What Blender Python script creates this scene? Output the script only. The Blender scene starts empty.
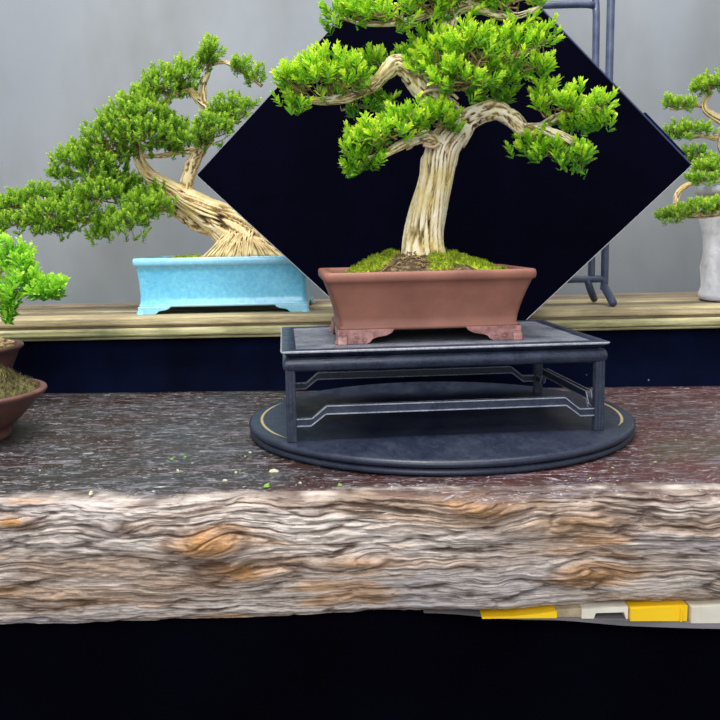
import bpy, math, random
import numpy as np
from mathutils import Vector, Matrix
R = math.radians
scene = bpy.context.scene
COL = scene.collection

# ------------------------------------------------------------------ camera, world, lights, exposure
FPX, PITCH, ROLL = 870.0, R(8.2), R(1.1)
CAM = np.array([-.093, -1.0, .2205])
FW = np.array([0, math.cos(PITCH), -math.sin(PITCH)])
_r = np.array([1., 0, 0]); _u = np.cross(_r, FW)
RT = _r*math.cos(ROLL) - _u*math.sin(ROLL)
UP = _u*math.cos(ROLL) + _r*math.sin(ROLL)
cd = bpy.data.cameras.new('camera'); cam = bpy.data.objects.new('camera', cd); COL.objects.link(cam)
M4 = Matrix(((RT[0], UP[0], -FW[0], CAM[0]), (RT[1], UP[1], -FW[1], CAM[1]), (RT[2], UP[2], -FW[2], CAM[2]), (0, 0, 0, 1)))
cam.matrix_world = M4
cd.sensor_width = 36; cd.sensor_height = 36; cd.sensor_fit = 'HORIZONTAL'; cd.lens = 36*FPX/720
cd.clip_start = .01
cd.dof.use_dof = True; cd.dof.focus_distance = .93; cd.dof.aperture_fstop = 22
scene.camera = cam

w = bpy.data.worlds.new('world'); scene.world = w; w.use_nodes = True
bg = w.node_tree.nodes['Background']; bg.inputs[0].default_value = (.86, .93, 1, 1); bg.inputs[1].default_value = .55

def area(name, loc, target, size, power, col=(1, 1, 1), sy=None):
    l = bpy.data.lights.new(name, 'AREA'); l.energy = power; l.color = col; l.size = size
    if sy: l.shape = 'RECTANGLE'; l.size_y = sy
    o = bpy.data.objects.new(name, l); COL.objects.link(o); o.location = loc
    o.rotation_euler = (Vector(target)-Vector(loc)).to_track_quat('-Z', 'Y').to_euler()
    return o
area('added_overhead_light', (-.35, -.45, 1.9), (0, 0, 0), .7, 34, (1, .98, .94))  # unseen overhead area light, added as the key
area('added_overhead_light', (.5, .1, 2.0), (0, .3, .1), .6, 8, (1, .99, .97))  # weaker unseen overhead light, added towards the back
area('added_front_fill', (-.5, -2.6, 1.3), (0, .2, 0), 1.6, 34, (.97, .98, 1))  # unseen area light added in front to fill the facing sides
scene.view_settings.view_transform = 'Standard'; scene.view_settings.look = 'None'
scene.view_settings.exposure = 0.35; scene.view_settings.gamma = 1
scene.view_settings.use_curve_mapping = False

# ------------------------------------------------------------------ helpers
def ray(px, py): return FW + RT*(px-360)/FPX - UP*(py-360)/FPX
def at(px, py, Y):
    d = ray(px, py); return CAM + d*(Y-CAM[1])/d[1]
def onz(px, py, z):
    d = ray(px, py); return CAM + d*(z-CAM[2])/d[2]

def _h(ix, iy, iz, seed):
    n = (ix*374761393 + iy*668265263 + iz*2147483647 + seed*974634777) & 0xffffffff
    n = ((n ^ (n >> 13))*1274126177) & 0xffffffff
    n = ((n ^ (n >> 15))*2246822519) & 0xffffffff
    return ((n ^ (n >> 16)) & 0xffffff)/float(0xffffff)
def noise(x, y, z=0., seed=0):
    x, y, z = np.broadcast_arrays(np.asarray(x, float), np.asarray(y, float), np.asarray(z, float))
    ix, iy, iz = np.floor(x).astype(np.int64), np.floor(y).astype(np.int64), np.floor(z).astype(np.int64)
    fx, fy, fz = x-ix, y-iy, z-iz
    s = lambda t: t*t*t*(t*(t*6-15)+10)
    fx, fy, fz = s(fx), s(fy), s(fz); r = 0
    for a in (0, 1):
        for b in (0, 1):
            for c in (0, 1):
                r = r + _h(ix+a, iy+b, iz+c, seed)*(fx if a else 1-fx)*(fy if b else 1-fy)*(fz if c else 1-fz)
    return r*2-1
def fbm(x, y, z=0., o=3, seed=0):
    r = 0; a = 1; t = 0
    for k in range(o):
        r = r + a*noise(x*2**k, y*2**k, np.asarray(z, float)*2**k, seed+k); t += a; a *= .5
    return r/t
def sstep(a, b, x):
    t = np.clip((x-a)/(b-a), 0, 1); return t*t*(3-2*t)

def tag(o, label=None, cat=None, group=None, kind=None):
    if label: o['label'] = label
    if cat: o['category'] = cat
    if group: o['group'] = group
    if kind: o['kind'] = kind
    return o
ORG = {}
def thing(name, loc, label, cat, group=None):
    o = bpy.data.objects.new(name, None); COL.objects.link(o); o.location = tuple(loc); o.empty_display_size = .02
    ORG[o] = np.array(loc, float); return tag(o, label, cat, group)
def mesh(name, V, F, mat, parent=None, smooth=True, bevel=0, loc=None, attrs=None, mats=None, wn=False):
    """vertices are given in world space; the object is placed relative to its parent's base"""
    V = np.asarray(V, float)
    if parent is not None:
        o0 = ORG[parent]; off = o0
    else:
        off = V.mean(0) if loc is None else np.array(loc, float)
        off = np.array([off[0], off[1], V[:, 2].min() if loc is None else off[2]])
    me = bpy.data.meshes.new(name)
    me.from_pydata((V-off).tolist(), [], F if isinstance(F, list) else F.tolist())
    me.materials.append(mat)
    if mats:
        for m in mats: me.materials.append(m)
    if attrs:
        for k, a in attrs.items():
            a = np.asarray(a, np.float32)
            if a.ndim == 1:
                at_ = me.attributes.new(k, 'FLOAT', 'POINT'); at_.data.foreach_set('value', a)
            else:
                at_ = me.attributes.new(k, 'FLOAT_COLOR', 'POINT')
                at_.data.foreach_set('color', np.concatenate([a, np.ones((len(a), 1), np.float32)], 1).ravel())
    if smooth: me.shade_smooth()
    me.update()
    o = bpy.data.objects.new(name, me); COL.objects.link(o)
    if parent is not None:
        o.parent = parent; ORG[o] = o0
    else:
        o.location = tuple(off); ORG[o] = off
    if bevel:
        b = o.modifiers.new('b', 'BEVEL'); b.width = bevel; b.segments = 2; b.limit_method = 'ANGLE'; b.harden_normals = False
        if smooth: o.modifiers.new('w', 'WEIGHTED_NORMAL')
    return o

def rotz(V, a, c=(0, 0)):
    V = np.array(V, float); x, y = V[:, 0]-c[0], V[:, 1]-c[1]
    V[:, 0] = c[0]+x*math.cos(a)-y*math.sin(a); V[:, 1] = c[1]+x*math.sin(a)+y*math.cos(a); return V
class MB:
    def __init__(s): s.V = []; s.F = []
    def add(s, V, F):
        n = len(s.V); s.V += [tuple(v) for v in V]; s.F += [tuple(i+n for i in f) for f in F]; return s
    def box(s, x0, x1, y0, y1, z0, z1):
        return s.add([(x0,y0,z0),(x1,y0,z0),(x1,y1,z0),(x0,y1,z0),(x0,y0,z1),(x1,y0,z1),(x1,y1,z1),(x0,y1,z1)],
                     [(0,3,2,1),(4,5,6,7),(0,1,5,4),(1,2,6,5),(2,3,7,6),(3,0,4,7)])
    def prism(s, P, d0, d1, axis='y'):
        """polygon P in (x,z) (axis y) or (y,z) (axis x), extruded between d0 and d1"""
        f = (lambda a, b, d: (a, d, b)) if axis == 'y' else (lambda a, b, d: (d, a, b))
        n = len(P); V = [f(a, b, d0) for a, b in P]+[f(a, b, d1) for a, b in P]
        F = [tuple(range(n)), tuple(range(2*n-1, n-1, -1))]+[(i, n+i, n+(i+1) % n, (i+1) % n) for i in range(n)]
        return s.add(V, F)
    def build(s, name, mat, parent=None, rz=0, c=(0, 0), sh=(0, 0, 0), fix=True, **k):
        V = rotz(np.array(s.V), rz, c)+np.array(sh)
        o = mesh(name, V, s.F, mat, parent, **k)
        if fix:
            import bmesh
            b = bmesh.new(); b.from_mesh(o.data); bmesh.ops.recalc_face_normals(b, faces=b.faces); b.to_mesh(o.data); b.free()
            if not k.get('smooth', True): o.data.shade_flat()
        return o

def rring(z, hx, hy, r, n=6, cx=0, cy=0):
    P = []
    for sx, sy, a0 in ((1, 1, 0), (-1, 1, 90), (-1, -1, 180), (1, -1, 270)):
        for k in range(n+1):
            a = R(a0+90*k/n); P.append((cx+sx*(hx-r)+r*math.cos(a), cy+sy*(hy-r)+r*math.sin(a), z))
    return P
def loft(rings, cap0=True, cap1=True):
    n = len(rings[0]); V = [p for r in rings for p in r]; F = []
    for i in range(len(rings)-1):
        for j in range(n):
            F.append((i*n+j, i*n+(j+1) % n, (i+1)*n+(j+1) % n, (i+1)*n+j))
    if cap0: F.append(tuple(range(n-1, -1, -1)))
    if cap1: F.append(tuple((len(rings)-1)*n+j for j in range(n)))
    return V, F
def lathe(prof, cx, cy, n=96, cap=True):
    rings = [[(cx+r*math.cos(2*math.pi*j/n), cy+r*math.sin(2*math.pi*j/n), z) for j in range(n)] for r, z in prof]
    return loft(rings, cap, cap)

def resample(P, rad, step):
    P = np.array(P, float); rad = np.array(rad, float)
    Q = np.vstack([2*P[0]-P[1], P, 2*P[-1]-P[-2]]); out = []; ro = []
    for i in range(len(P)-1):
        p0, p1, p2, p3 = Q[i:i+4]; n = max(2, int(np.linalg.norm(p2-p1)/step))
        for k in range(n):
            t = k/n
            out.append(.5*((2*p1)+(-p0+p2)*t+(2*p0-5*p1+4*p2-p3)*t*t+(-p0+3*p1-3*p2+p3)*t**3)); ro.append(rad[i]*(1-t)+rad[i+1]*t)
    out.append(P[-1]); ro.append(rad[-1]); return np.array(out), np.array(ro)
def tube(P, rad, seg=10, step=.004, furrow=0., k=2.2, lo=18, twist=0., seed=0, cap=True):
    P, rad = resample(P, rad, step); n = len(P)
    T = np.gradient(P, axis=0); T /= np.linalg.norm(T, axis=1)[:, None]+1e-12
    a = np.array([0, 1., 0]) if abs(T[0][1]) < .9 else np.array([1., 0, 0])
    N = np.cross(T[0], a); N /= np.linalg.norm(N); V = []; FU = []; s = 0
    ang = np.arange(seg)*2*math.pi/seg
    for i in range(n):
        N = N-T[i]*N.dot(T[i]); N /= np.linalg.norm(N); B = np.cross(T[i], N)
        if i: s += np.linalg.norm(P[i]-P[i-1])
        if furrow:
            aa = ang+twist*s
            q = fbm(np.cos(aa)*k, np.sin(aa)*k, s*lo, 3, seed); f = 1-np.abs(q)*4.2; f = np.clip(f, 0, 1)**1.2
            big = noise(np.cos(aa)*1.1, np.sin(aa)*1.1, s*lo*1.2, seed+9)
            rr = rad[i]*(1-furrow*f+.16*big)
        else:
            f = np.zeros(seg); rr = np.full(seg, rad[i])
        V.append(P[i]+np.cos(ang)[:, None]*N*rr[:, None]+np.sin(ang)[:, None]*B*rr[:, None]); FU.append(f)
    V = np.vstack(V); F = []
    for i in range(n-1):
        for j in range(seg): F.append((i*seg+j, i*seg+(j+1) % seg, (i+1)*seg+(j+1) % seg, (i+1)*seg+j))
    if cap: F += [tuple(range(seg-1, -1, -1)), tuple((n-1)*seg+j for j in range(seg))]
    return V, F, np.concatenate(FU)

# ------------------------------------------------------------------ materials
def srgb(r, g, b):
    return tuple(((c/255)/12.92 if c/255 <= .04045 else ((c/255+.055)/1.055)**2.4) for c in (r, g, b))+(1,)
class Mat:
    def __init__(s, name, col=(128, 128, 128), rough=.5, **kw):
        s.m = bpy.data.materials.new(name); s.m.use_nodes = True; s.t = s.m.node_tree
        s.b = s.t.nodes['Principled BSDF']; s.out = s.t.nodes['Material Output']
        s.b.inputs['Base Color'].default_value = srgb(*col); s.b.inputs['Roughness'].default_value = rough
        for k, v in kw.items(): s.b.inputs[k.replace('_', ' ')].default_value = v
    def n(s, t, **k):
        x = s.t.nodes.new(t)
        for a, v in k.items(): setattr(x, a, v)
        return x
    def l(s, a, b): s.t.links.new(a, b)
    def coord(s, scale=(1, 1, 1)):
        c = s.n('ShaderNodeTexCoord'); mp = s.n('ShaderNodeMapping'); mp.inputs['Scale'].default_value = scale
        s.l(c.outputs['Object'], mp.inputs[0]); return mp.outputs[0]
    def noise(s, scale, sc=(1, 1, 1), det=4, rough=.6, dist=0):
        x = s.n('ShaderNodeTexNoise'); x.inputs['Scale'].default_value = scale; x.inputs['Detail'].default_value = det
        x.inputs['Roughness'].default_value = rough; x.inputs['Distortion'].default_value = dist
        s.l(s.coord(sc), x.inputs['Vector']); return x.outputs['Fac']
    def ramp(s, fac, stops):
        x = s.n('ShaderNodeValToRGB'); e = x.color_ramp.elements
        while len(e) < len(stops): e.new(.5)
        for i, (p, c) in enumerate(stops):
            e[i].position = p; e[i].color = srgb(*c) if isinstance(c, tuple) else (c, c, c, 1)
        s.l(fac, x.inputs[0]); return x.outputs[0]
    def mix(s, f, a, b, mode='MIX'):
        x = s.n('ShaderNodeMix', data_type='RGBA', blend_type=mode)
        for i, v in ((0, f), (6, a), (7, b)):
            if isinstance(v, (int, float)): x.inputs[i].default_value = v
            elif isinstance(v, tuple): x.inputs[i].default_value = srgb(*v)
            else: s.l(v, x.inputs[i])
        return x.outputs[2]
    def attr(s, name, out='Fac'):
        x = s.n('ShaderNodeAttribute'); x.attribute_name = name; return x.outputs[out]
    def bump(s, h, st=.3, d=.002):
        x = s.n('ShaderNodeBump'); x.inputs['Strength'].default_value = st; x.inputs['Distance'].default_value = d
        s.l(h, x.inputs['Height']); s.l(x.outputs[0], s.b.inputs['Normal'])
    def base(s, c): s.l(c, s.b.inputs['Base Color']); return s
    def rgh(s, c): s.l(c, s.b.inputs['Roughness']); return s

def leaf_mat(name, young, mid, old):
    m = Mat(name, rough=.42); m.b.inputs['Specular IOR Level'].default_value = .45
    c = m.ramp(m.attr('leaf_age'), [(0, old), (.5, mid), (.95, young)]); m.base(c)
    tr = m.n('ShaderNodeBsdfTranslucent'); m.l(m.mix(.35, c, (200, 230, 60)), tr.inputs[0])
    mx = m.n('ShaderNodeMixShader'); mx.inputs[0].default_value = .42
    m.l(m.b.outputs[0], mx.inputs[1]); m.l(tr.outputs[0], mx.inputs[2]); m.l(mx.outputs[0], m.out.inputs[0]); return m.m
LEAF_MAIN = leaf_mat('boxwood_leaf_bright', (222, 242, 66), (150, 214, 44), (62, 134, 34))
LEAF_BACK = leaf_mat('boxwood_leaf_deep', (212, 232, 92), (150, 200, 64), (72, 128, 42))
LEAF_NEAR = leaf_mat('boxwood_leaf_fresh', (206, 246, 92), (150, 222, 64), (80, 164, 48))

def bark_mat(name, hi, mid, lo, moss=None):
    m = Mat(name, rough=.85)
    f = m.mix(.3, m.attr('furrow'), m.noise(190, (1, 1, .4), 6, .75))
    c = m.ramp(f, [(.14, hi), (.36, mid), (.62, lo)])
    g = m.ramp(m.noise(34, det=3), [(.42, 0.), (.66, .8)])
    c = m.mix(g, c, moss or mid); m.base(c); m.bump(m.noise(260, (1, 1, .3), 6, .7), .6, .002); return m.m
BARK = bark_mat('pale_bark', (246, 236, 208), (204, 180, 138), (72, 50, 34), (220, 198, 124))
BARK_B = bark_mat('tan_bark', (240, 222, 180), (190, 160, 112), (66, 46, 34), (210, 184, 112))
m = Mat('twig_bark', (150, 120, 78), .9); m.base(m.ramp(m.noise(90), [(.3, (96, 72, 46)), (.7, (186, 158, 108))])); TWIG = m.m
m = Mat('tan_wire', (206, 178, 148), .5); WIRE = m.m

# velvet
def velvet(name, col, sheen, specks=True):
    m = Mat(name, col, .95); m.b.inputs['Specular IOR Level'].default_value = .03
    m.b.inputs['Sheen Weight'].default_value = sheen; m.b.inputs['Sheen Roughness'].default_value = .45
    m.b.inputs['Sheen Tint'].default_value = (.25, .32, .75, 1)
    d = tuple(int(c*.55) for c in col); c = m.ramp(m.noise(7, det=4), [(.35, d), (.7, col)])
    if specks:
        v = m.n('ShaderNodeTexVoronoi'); v.inputs['Scale'].default_value = 62; m.l(m.coord(), v.inputs['Vector'])
        wn = m.n('ShaderNodeMath', operation='GREATER_THAN'); sp = m.n('ShaderNodeSeparateColor'); m.l(v.outputs['Color'], sp.inputs[0])
        m.l(sp.outputs[0], wn.inputs[0]); wn.inputs[1].default_value = .95
        dd = m.n('ShaderNodeMath', operation='LESS_THAN'); m.l(v.outputs['Distance'], dd.inputs[0]); dd.inputs[1].default_value = .09
        mu = m.n('ShaderNodeMath', operation='MULTIPLY'); m.l(wn.outputs[0], mu.inputs[0]); m.l(dd.outputs[0], mu.inputs[1])
        c = m.mix(mu.outputs[0], c, (120, 128, 150))
    m.base(c); m.bump(m.noise(900, det=2), .3, .0006); return m.m
VELVET = velvet('navy_velvet', (15, 22, 52), .04)
VELVET_D = velvet('black_velvet', (3, 3, 12), .008, False)
VELVET_P = velvet('panel_velvet', (4, 4, 20), .03, False)
m = Mat('velvet_edge_fold', (52, 60, 92), .8); FOLD = m.m
m = Mat('board_edge', (150, 152, 160), .8); EDGE = m.m

# lacquered furniture
def lacquer(name, col, dust, amount, rough=.22, sc=(1, 1, 1)):
    m = Mat(name, col, rough); n1 = m.noise(38, sc, 8, .75); n2 = m.noise(420, sc, 3, .6)
    f = m.ramp(m.mix(.45, n1, n2), [(.38, 0.), (.70, amount)])
    m.base(m.mix(f, col, dust)); m.rgh(m.ramp(n1, [(.35, rough), (.75, min(1., rough+.3))])); m.bump(n2, .12, .0006); return m.m
LACQ = lacquer('black_lacquer', (20, 26, 46), (108, 118, 142), .3, .26)
LACQ_DISC = lacquer('black_lacquer_disc', (24, 30, 48), (92, 102, 124), .22, .3, (1, .5, 1))
LACQ_TOP = lacquer('dusty_grey_panel', (66, 70, 82), (150, 154, 164), .8, .5)
WORN = lacquer('worn_lacquer_edge', (120, 124, 136), (214, 216, 220), .8, .35)
GOLD = lacquer('tan_inlay', (176, 160, 112), (96, 88, 70), .5, .35)

m = Mat('unglazed_brown_clay', (128, 82, 70), .58)
n1 = m.noise(22, det=5); c = m.ramp(n1, [(.3, (126, 80, 66)), (.7, (158, 104, 86))])
sp = m.ramp(m.noise(330, det=2), [(.28, (60, 40, 36)), (.36, (142, 94, 80))])
c = m.mix(.35, c, sp, 'MULTIPLY'); c = m.mix(.5, c, m.ramp(n1, [(.3, (136, 88, 74)), (.7, (164, 110, 90))]))
m.base(c); m.bump(m.noise(500, det=3), .25, .0008); CLAY = m.m
m = Mat('polished_brown_clay', (150, 104, 96), .3); m.base(m.ramp(m.noise(120), [(.35, (128, 82, 76)), (.7, (182, 138, 132))])); CLAY_F = m.m
m = Mat('dark_brown_clay', (96, 62, 54), .5); m.base(m.ramp(m.noise(30, det=4), [(.3, (84, 54, 48)), (.7, (118, 78, 68))])); m.bump(m.noise(400), .2, .0008); CLAY_D = m.m
m = Mat('light_blue_glaze', (90, 180, 222), .2)
pt = m.n('ShaderNodeNewGeometry').outputs['Pointiness']
c = m.ramp(m.noise(150, det=4, rough=.7), [(.3, (96, 188, 230)), (.7, (134, 216, 242))]); c = m.mix(m.ramp(pt, [(.51, 0.), (.6, .8)]), c, (196, 232, 244))
m.base(c); m.bump(m.noise(300), .1, .0006); m.b.inputs['Coat Weight'].default_value = .3; BLUE = m.m
m = Mat('white_crackled_ceramic', (226, 226, 232), .5); m.base(m.ramp(m.noise(26, det=5), [(.3, (204, 204, 214)), (.6, (236, 236, 242))])); m.bump(m.noise(40, det=4), .5, .008); WHITE = m.m

m = Mat('bonsai_soil', (70, 56, 42), .95); m.base(m.ramp(m.noise(190, det=4, rough=.75), [(.32, (38, 28, 20)), (.5, (84, 66, 44)), (.68, (156, 132, 92))])); m.bump(m.noise(420, det=3), .8, .003); SOIL = m.m
m = Mat('green_moss', (110, 150, 24), .95); m.base(m.ramp(m.noise(130, det=5, rough=.75), [(.3, (74, 88, 18)), (.5, (142, 164, 22)), (.68, (196, 208, 50))])); m.bump(m.noise(500, det=3), .8, .003); MOSS = m.m
m = Mat('dry_moss', (80, 74, 44), .95); m.base(m.ramp(m.noise(160, det=5, rough=.75), [(.3, (44, 38, 24)), (.5, (84, 76, 40)), (.7, (124, 118, 62))])); m.bump(m.noise(420, det=3), .8, .003); DRYMOSS = m.m
m = Mat('tan_gravel', (196, 164, 116), .9); m.base(m.ramp(m.noise(60), [(.3, (150, 118, 78)), (.7, (222, 196, 150))])); GRAVEL = m.m

def board_mat(name, a, b, c, d):
    m = Mat(name, rough=.75); g = m.noise(40, (.2, 4, 4), 7, .75, .5); k = m.ramp(g, [(.32, a), (.47, b), (.6, c)])
    st = m.ramp(m.noise(5, (1, 2, 2), 5, .65), [(.46, 0.), (.66, .85)]); m.base(m.mix(st, k, d)); m.bump(g, .5, .003); return m.m
BOARD = board_mat('weathered_pine', (104, 86, 56), (186, 168, 126), (214, 198, 156), (150, 134, 104))
BOARD_G = board_mat('greyed_pine', (60, 48, 36), (132, 116, 94), (166, 150, 126), (104, 92, 78))
BOARD_Y = board_mat('green_stained_pine', (76, 70, 42), (168, 160, 112), (204, 196, 150), (96, 100, 66))

m = Mat('grey_wall', (150, 154, 160), .8)
c = m.ramp(m.noise(1.6, (1, 1, .8), 3, .5), [(.3, (128, 134, 143)), (.7, (148, 152, 156))])
st = m.ramp(m.noise(2.6, (1.4, 1, .8), 4, .6), [(.45, 0.), (.7, .6)]); m.base(m.mix(st, c, (108, 111, 108))); WALL = m.m
m = Mat('concrete_floor', (84, 84, 86), .85); m.base(m.ramp(m.noise(4), [(.3, (70, 70, 72)), (.7, (96, 96, 98))])); FLOOR = m.m
m = Mat('blue_grey_paint', (72, 82, 108), .4); m.base(m.ramp(m.noise(30), [(.35, (58, 68, 94)), (.75, (92, 102, 126))])); STEEL = m.m
m = Mat('yellow_plastic', (246, 196, 16), .4); m.base(m.ramp(m.noise(12), [(.3, (240, 182, 10)), (.7, (250, 206, 30))])); YEL = m.m
m = Mat('cream_plastic', (222, 214, 196), .45); m.base(m.ramp(m.noise(25), [(.3, (206, 196, 176)), (.7, (232, 226, 210))])); CREAM = m.m
m = Mat('tan_card', (172, 156, 126), .8); m.base(m.ramp(m.noise(60), [(.3, (140, 122, 92)), (.7, (188, 172, 140))])); TANC = m.m
m = Mat('grey_board', (128, 122, 124), .7); m.base(m.ramp(m.noise(20, (.3, 3, 3), 5), [(.3, (96, 92, 94)), (.7, (146, 140, 142))])); GREYB = m.m

# ------------------------------------------------------------------ setting
WALL_Y = .70
o = MB().box(-3, 3, WALL_Y, WALL_Y+.1, -.78, 2.6).build('wall_back', WALL, smooth=False); tag(o, kind='structure')
o = MB().box(-3, 3, -3.2, WALL_Y+.1, -.83, -.78).build('floor', FLOOR, smooth=False); tag(o, kind='structure')
FLOORZ = -.78

# ------------------------------------------------------------------ live edge slab
SX0, SX1 = -1.0, .85
xs = np.concatenate([np.arange(SX0, -.5, .006), np.arange(-.5, .32, .0011), np.arange(.32, SX1, .006)])
def front_y(x): return -.262 - .02*sstep(.02, .25, x) + .004*fbm(x*9, .3, 0, 3, 5) - .006*np.exp(-((x-.03)/.035)**2)
def bottom_z(x): return np.interp(x, [-1, -.42, -.06, .06, .22, .85], [-.1225, -.1205, -.1155, -.1105, -.1035, -.106])
def back_y(x): return .228 - .045*(x+.05) + .003*noise(x*7, 2.2)
KN = []   # u (x), v (metres below the top edge), su, sv, kind, amplitude
def kn(px, py, sx, sy, o, a):
    p = at(px, py, -.275); KN.append((p[0], -p[2], sx*.00085, sy*.00085, o, a))
kn(205, 542, 34, 15, 1, .012); kn(243, 572, 42, 12, 1, .004); kn(486, 501, 38, 11, .8, .010); kn(580, 572, 26, 10, .7, .006)
kn(8, 521, 30, 7, 1, .003); kn(400, 562, 90, 6, .7, .003); kn(536, 545, 50, 10, .45, -.003); kn(130, 525, 40, 8, .35, .002)
kn(345, 560, 40, 9, .5, .003); kn(660, 560, 40, 18, .25, -.004); kn(70, 600, 30, 8, .15, .005); kn(560, 520, 60, 14, .35, .003)
NT, NF = 80, 210
tt = np.linspace(0, 1, NT)
vv = np.linspace(0, 1, NF)
X = xs[:, None]
fy = front_y(xs)[:, None]; bz = bottom_z(xs)[:, None]; by = back_y(xs)[:, None]
# top: dense towards the front
ty = by+(fy+.010-by)*(tt[None, :]**.8)
wave = .0018*fbm(X*5, ty*7, 0, 3, 3)*sstep(0, .1, by-ty)
lip = sstep(.035, 0, ty-fy)
tz = wave-.0045*lip**2 - .0012*np.abs(fbm(X*22, ty*90, 0, 3, 4))*(.4+lip)
tz = np.minimum(tz, 0)
# front
v = vv[None, :]
vm = v*(-bz)
psi = vm+.0085*fbm(X*7, vm*14, 0, 3, 11)+.0034*fbm(X*26, vm*34, 0, 2, 12)+.0007*noise(X*90, vm*100, 0, 13)
bul = 0*psi; org = 0*psi; kdark = 0*psi
for (u0, v0, su, sv, o_, a_) in KN:
    d2 = ((X-u0)/su)**2+((vm-v0)/sv)**2; g = np.exp(-d2)
    psi = psi+(vm-v0)*(-.65)*np.exp(-d2*.45)*(1 if a_ > 0 else -.4)+a_*.3*np.exp(-d2*.4)*np.sin((X-u0)/su*1.3)
    bul = bul+a_*g; org = org+o_*np.exp(-d2*1.1)
    kdark = kdark+np.exp(-((d2-1.5)/.5)**2)*abs(o_)*.5
def ridged(x, y, s): return 1-np.abs(noise(x, y, 0, s))*2
h1 = ridged(X*13+psi*20, psi*150, 21); h2 = noise(X*60, psi*330, 0, 22); h3 = noise(X*14, psi*80, 0, 23); h4 = noise(X*150, psi*800, 0, 24); h5 = ridged(X*22, psi*250, 25)
hh = .85-.85*np.clip(h1, -.2, 1)**2-.55*np.clip(h5, 0, 1)**3+.30*h2+.32*h3+.16*h4
edge = .6+.4*np.minimum(sstep(0, .05, v), 1)
fyy = fy+.010*(1-np.sqrt(np.clip(1-(1-np.clip(vm/.014, 0, 1))**2, 0, 1)))-.006*np.sin(math.pi*v)-bul-hh*.0036*(.2+.8*edge) - .004*fbm(X*6, vm*16, 0, 2, 31)*edge
fyy = fyy+.006*sstep(.93, 1, v)
fz = -.0045-.0+(bz+.0045)*v
# colours of the front wood (pale weathered ridges, brown creases, amber heartwood at the knots)
def lin(c): return np.array(srgb(*c)[:3])
q = sstep(-.45, .85, hh+.15*h4)[..., None]
pale = lin((204, 190, 180)); brn = lin((84, 64, 54)); tan = lin((150, 122, 98)); amber = lin((178, 118, 30)); grey = lin((160, 156, 164)); red = lin((112, 70, 54))
colr = brn*(1-q)+pale*q
zz = np.clip(sstep(-.05, .45, fbm(X*6, psi*34, 0, 3, 41)), 0, 1)[..., None]; colr = colr*(1-.8*zz)+(tan*(.4+.75*q))*.8*zz
zz = sstep(.12, .6, fbm(X*5+7, psi*22, 0, 3, 43))[..., None]; colr = colr*(1-.5*zz)+(grey*(.5+.6*q))*.5*zz
zz = sstep(.16, .65, fbm(X*9+3, psi*60, 0, 3, 45))[..., None]; colr = colr*(1-.55*zz)+(amber*(.5+.75*q))*.55*zz
zz = np.clip(org*(.7+.6*fbm(X*40, vm*70, 0, 3, 47)), 0, 1)[..., None]; colr = colr*(1-.85*zz)+(amber*(.5+.7*q))*.85*zz
zz = np.clip(kdark, 0, .7)[..., None]; colr = colr*(1-zz)+(red*.5)*zz
zz = (sstep(.16, .02, v+.05*fbm(X*30, vm*40, 0, 3, 49))*sstep(-.1, .35, fbm(X*16, psi*60, 0, 3, 50)))[..., None]; colr = colr*(1-.8*zz)+red*.55*.8*zz
NB = 6
byy = fyy[:, -1:]+(by-fyy[:, -1:])*(np.arange(1, NB+1)/NB)[None, :]
bzz = np.repeat(bz, NB, 1)
bk = np.stack([np.repeat(X, 3, 1), np.repeat(by, 3, 1)+.002, bz*np.array([.75, .5, .25])[None, :]], -1)
top = np.stack([np.repeat(X, NT, 1), ty, tz], -1); frt = np.stack([np.repeat(X, NF, 1), fyy, fz], -1); bot = np.stack([np.repeat(X, NB, 1), byy, bzz], -1)
G = np.concatenate([top, frt, bot, bk], 1); nc = G.shape[1]; nx = len(xs)
tq = sstep(-.5, .5, fbm(X*45, ty*240, 0, 3, 63))[..., None]
CC = np.concatenate([brn*(1-tq)+pale*tq, colr, np.full((nx, NB+3, 3), .12)], 1)
rag = .012*fbm(X*14, ty*40, 0, 4, 61)+.004*noise(X*90, ty*200, 0, 62)
rag2 = .03*fbm(X*22, v*60, 0, 4, 64)+.05*sstep(.0, .5, fbm(X*9, .4, 0, 2, 65))-.02
FR = np.concatenate([sstep(.014, .004, ty-fy-.004+rag), .25+.75*sstep(-.01, .03, v-rag2), np.ones((nx, NB+3))], 1)
idx = np.arange(nx*nc).reshape(nx, nc); i0 = idx[:-1]; i1 = idx[1:]
F = np.stack([i0, np.roll(i0, -1, 1), np.roll(i1, -1, 1), i1], -1).reshape(-1, 4).tolist()
F += [tuple(idx[0][::-1]), tuple(idx[-1])]
m = Mat('live_edge_wood', rough=.6)
sc1 = m.noise(46, (.55, 2.2, 2.2), 9, .78, 1.2); sc2 = m.noise(9, (1, 1.6, 1), 5, .6); sc3 = m.noise(150, (.55, 1.5, 1), 5, .75, 1.5); sc4 = m.noise(4.2, (1, 1, 1), 3, .5)
base = m.mix(m.ramp(sc2, [(.4, 0.), (.62, 1.)]), (46, 28, 24), (44, 44, 46))
xyz = m.n('ShaderNodeSeparateXYZ'); m.l(m.coord(), xyz.inputs[0])
mr = m.n('ShaderNodeMapRange'); m.l(xyz.outputs[0], mr.inputs[0]); mr.inputs[1].default_value = -.1; mr.inputs[2].default_value = .22
lr = m.ramp(mr.outputs[0], [(0, 0.), (1, 1.)])
redc = m.mix(m.ramp(sc2, [(.35, 0.), (.7, 1.)]), (78, 36, 34), (58, 40, 40)); base = m.mix(lr, base, redc)
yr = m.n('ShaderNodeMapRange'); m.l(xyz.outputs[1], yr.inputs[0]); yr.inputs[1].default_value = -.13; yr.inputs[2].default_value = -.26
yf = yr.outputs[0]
ad = m.n('ShaderNodeMath', operation='MULTIPLY_ADD'); m.l(yf, ad.inputs[0]); ad.inputs[1].default_value = .13; m.l(sc1, ad.inputs[2])
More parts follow.
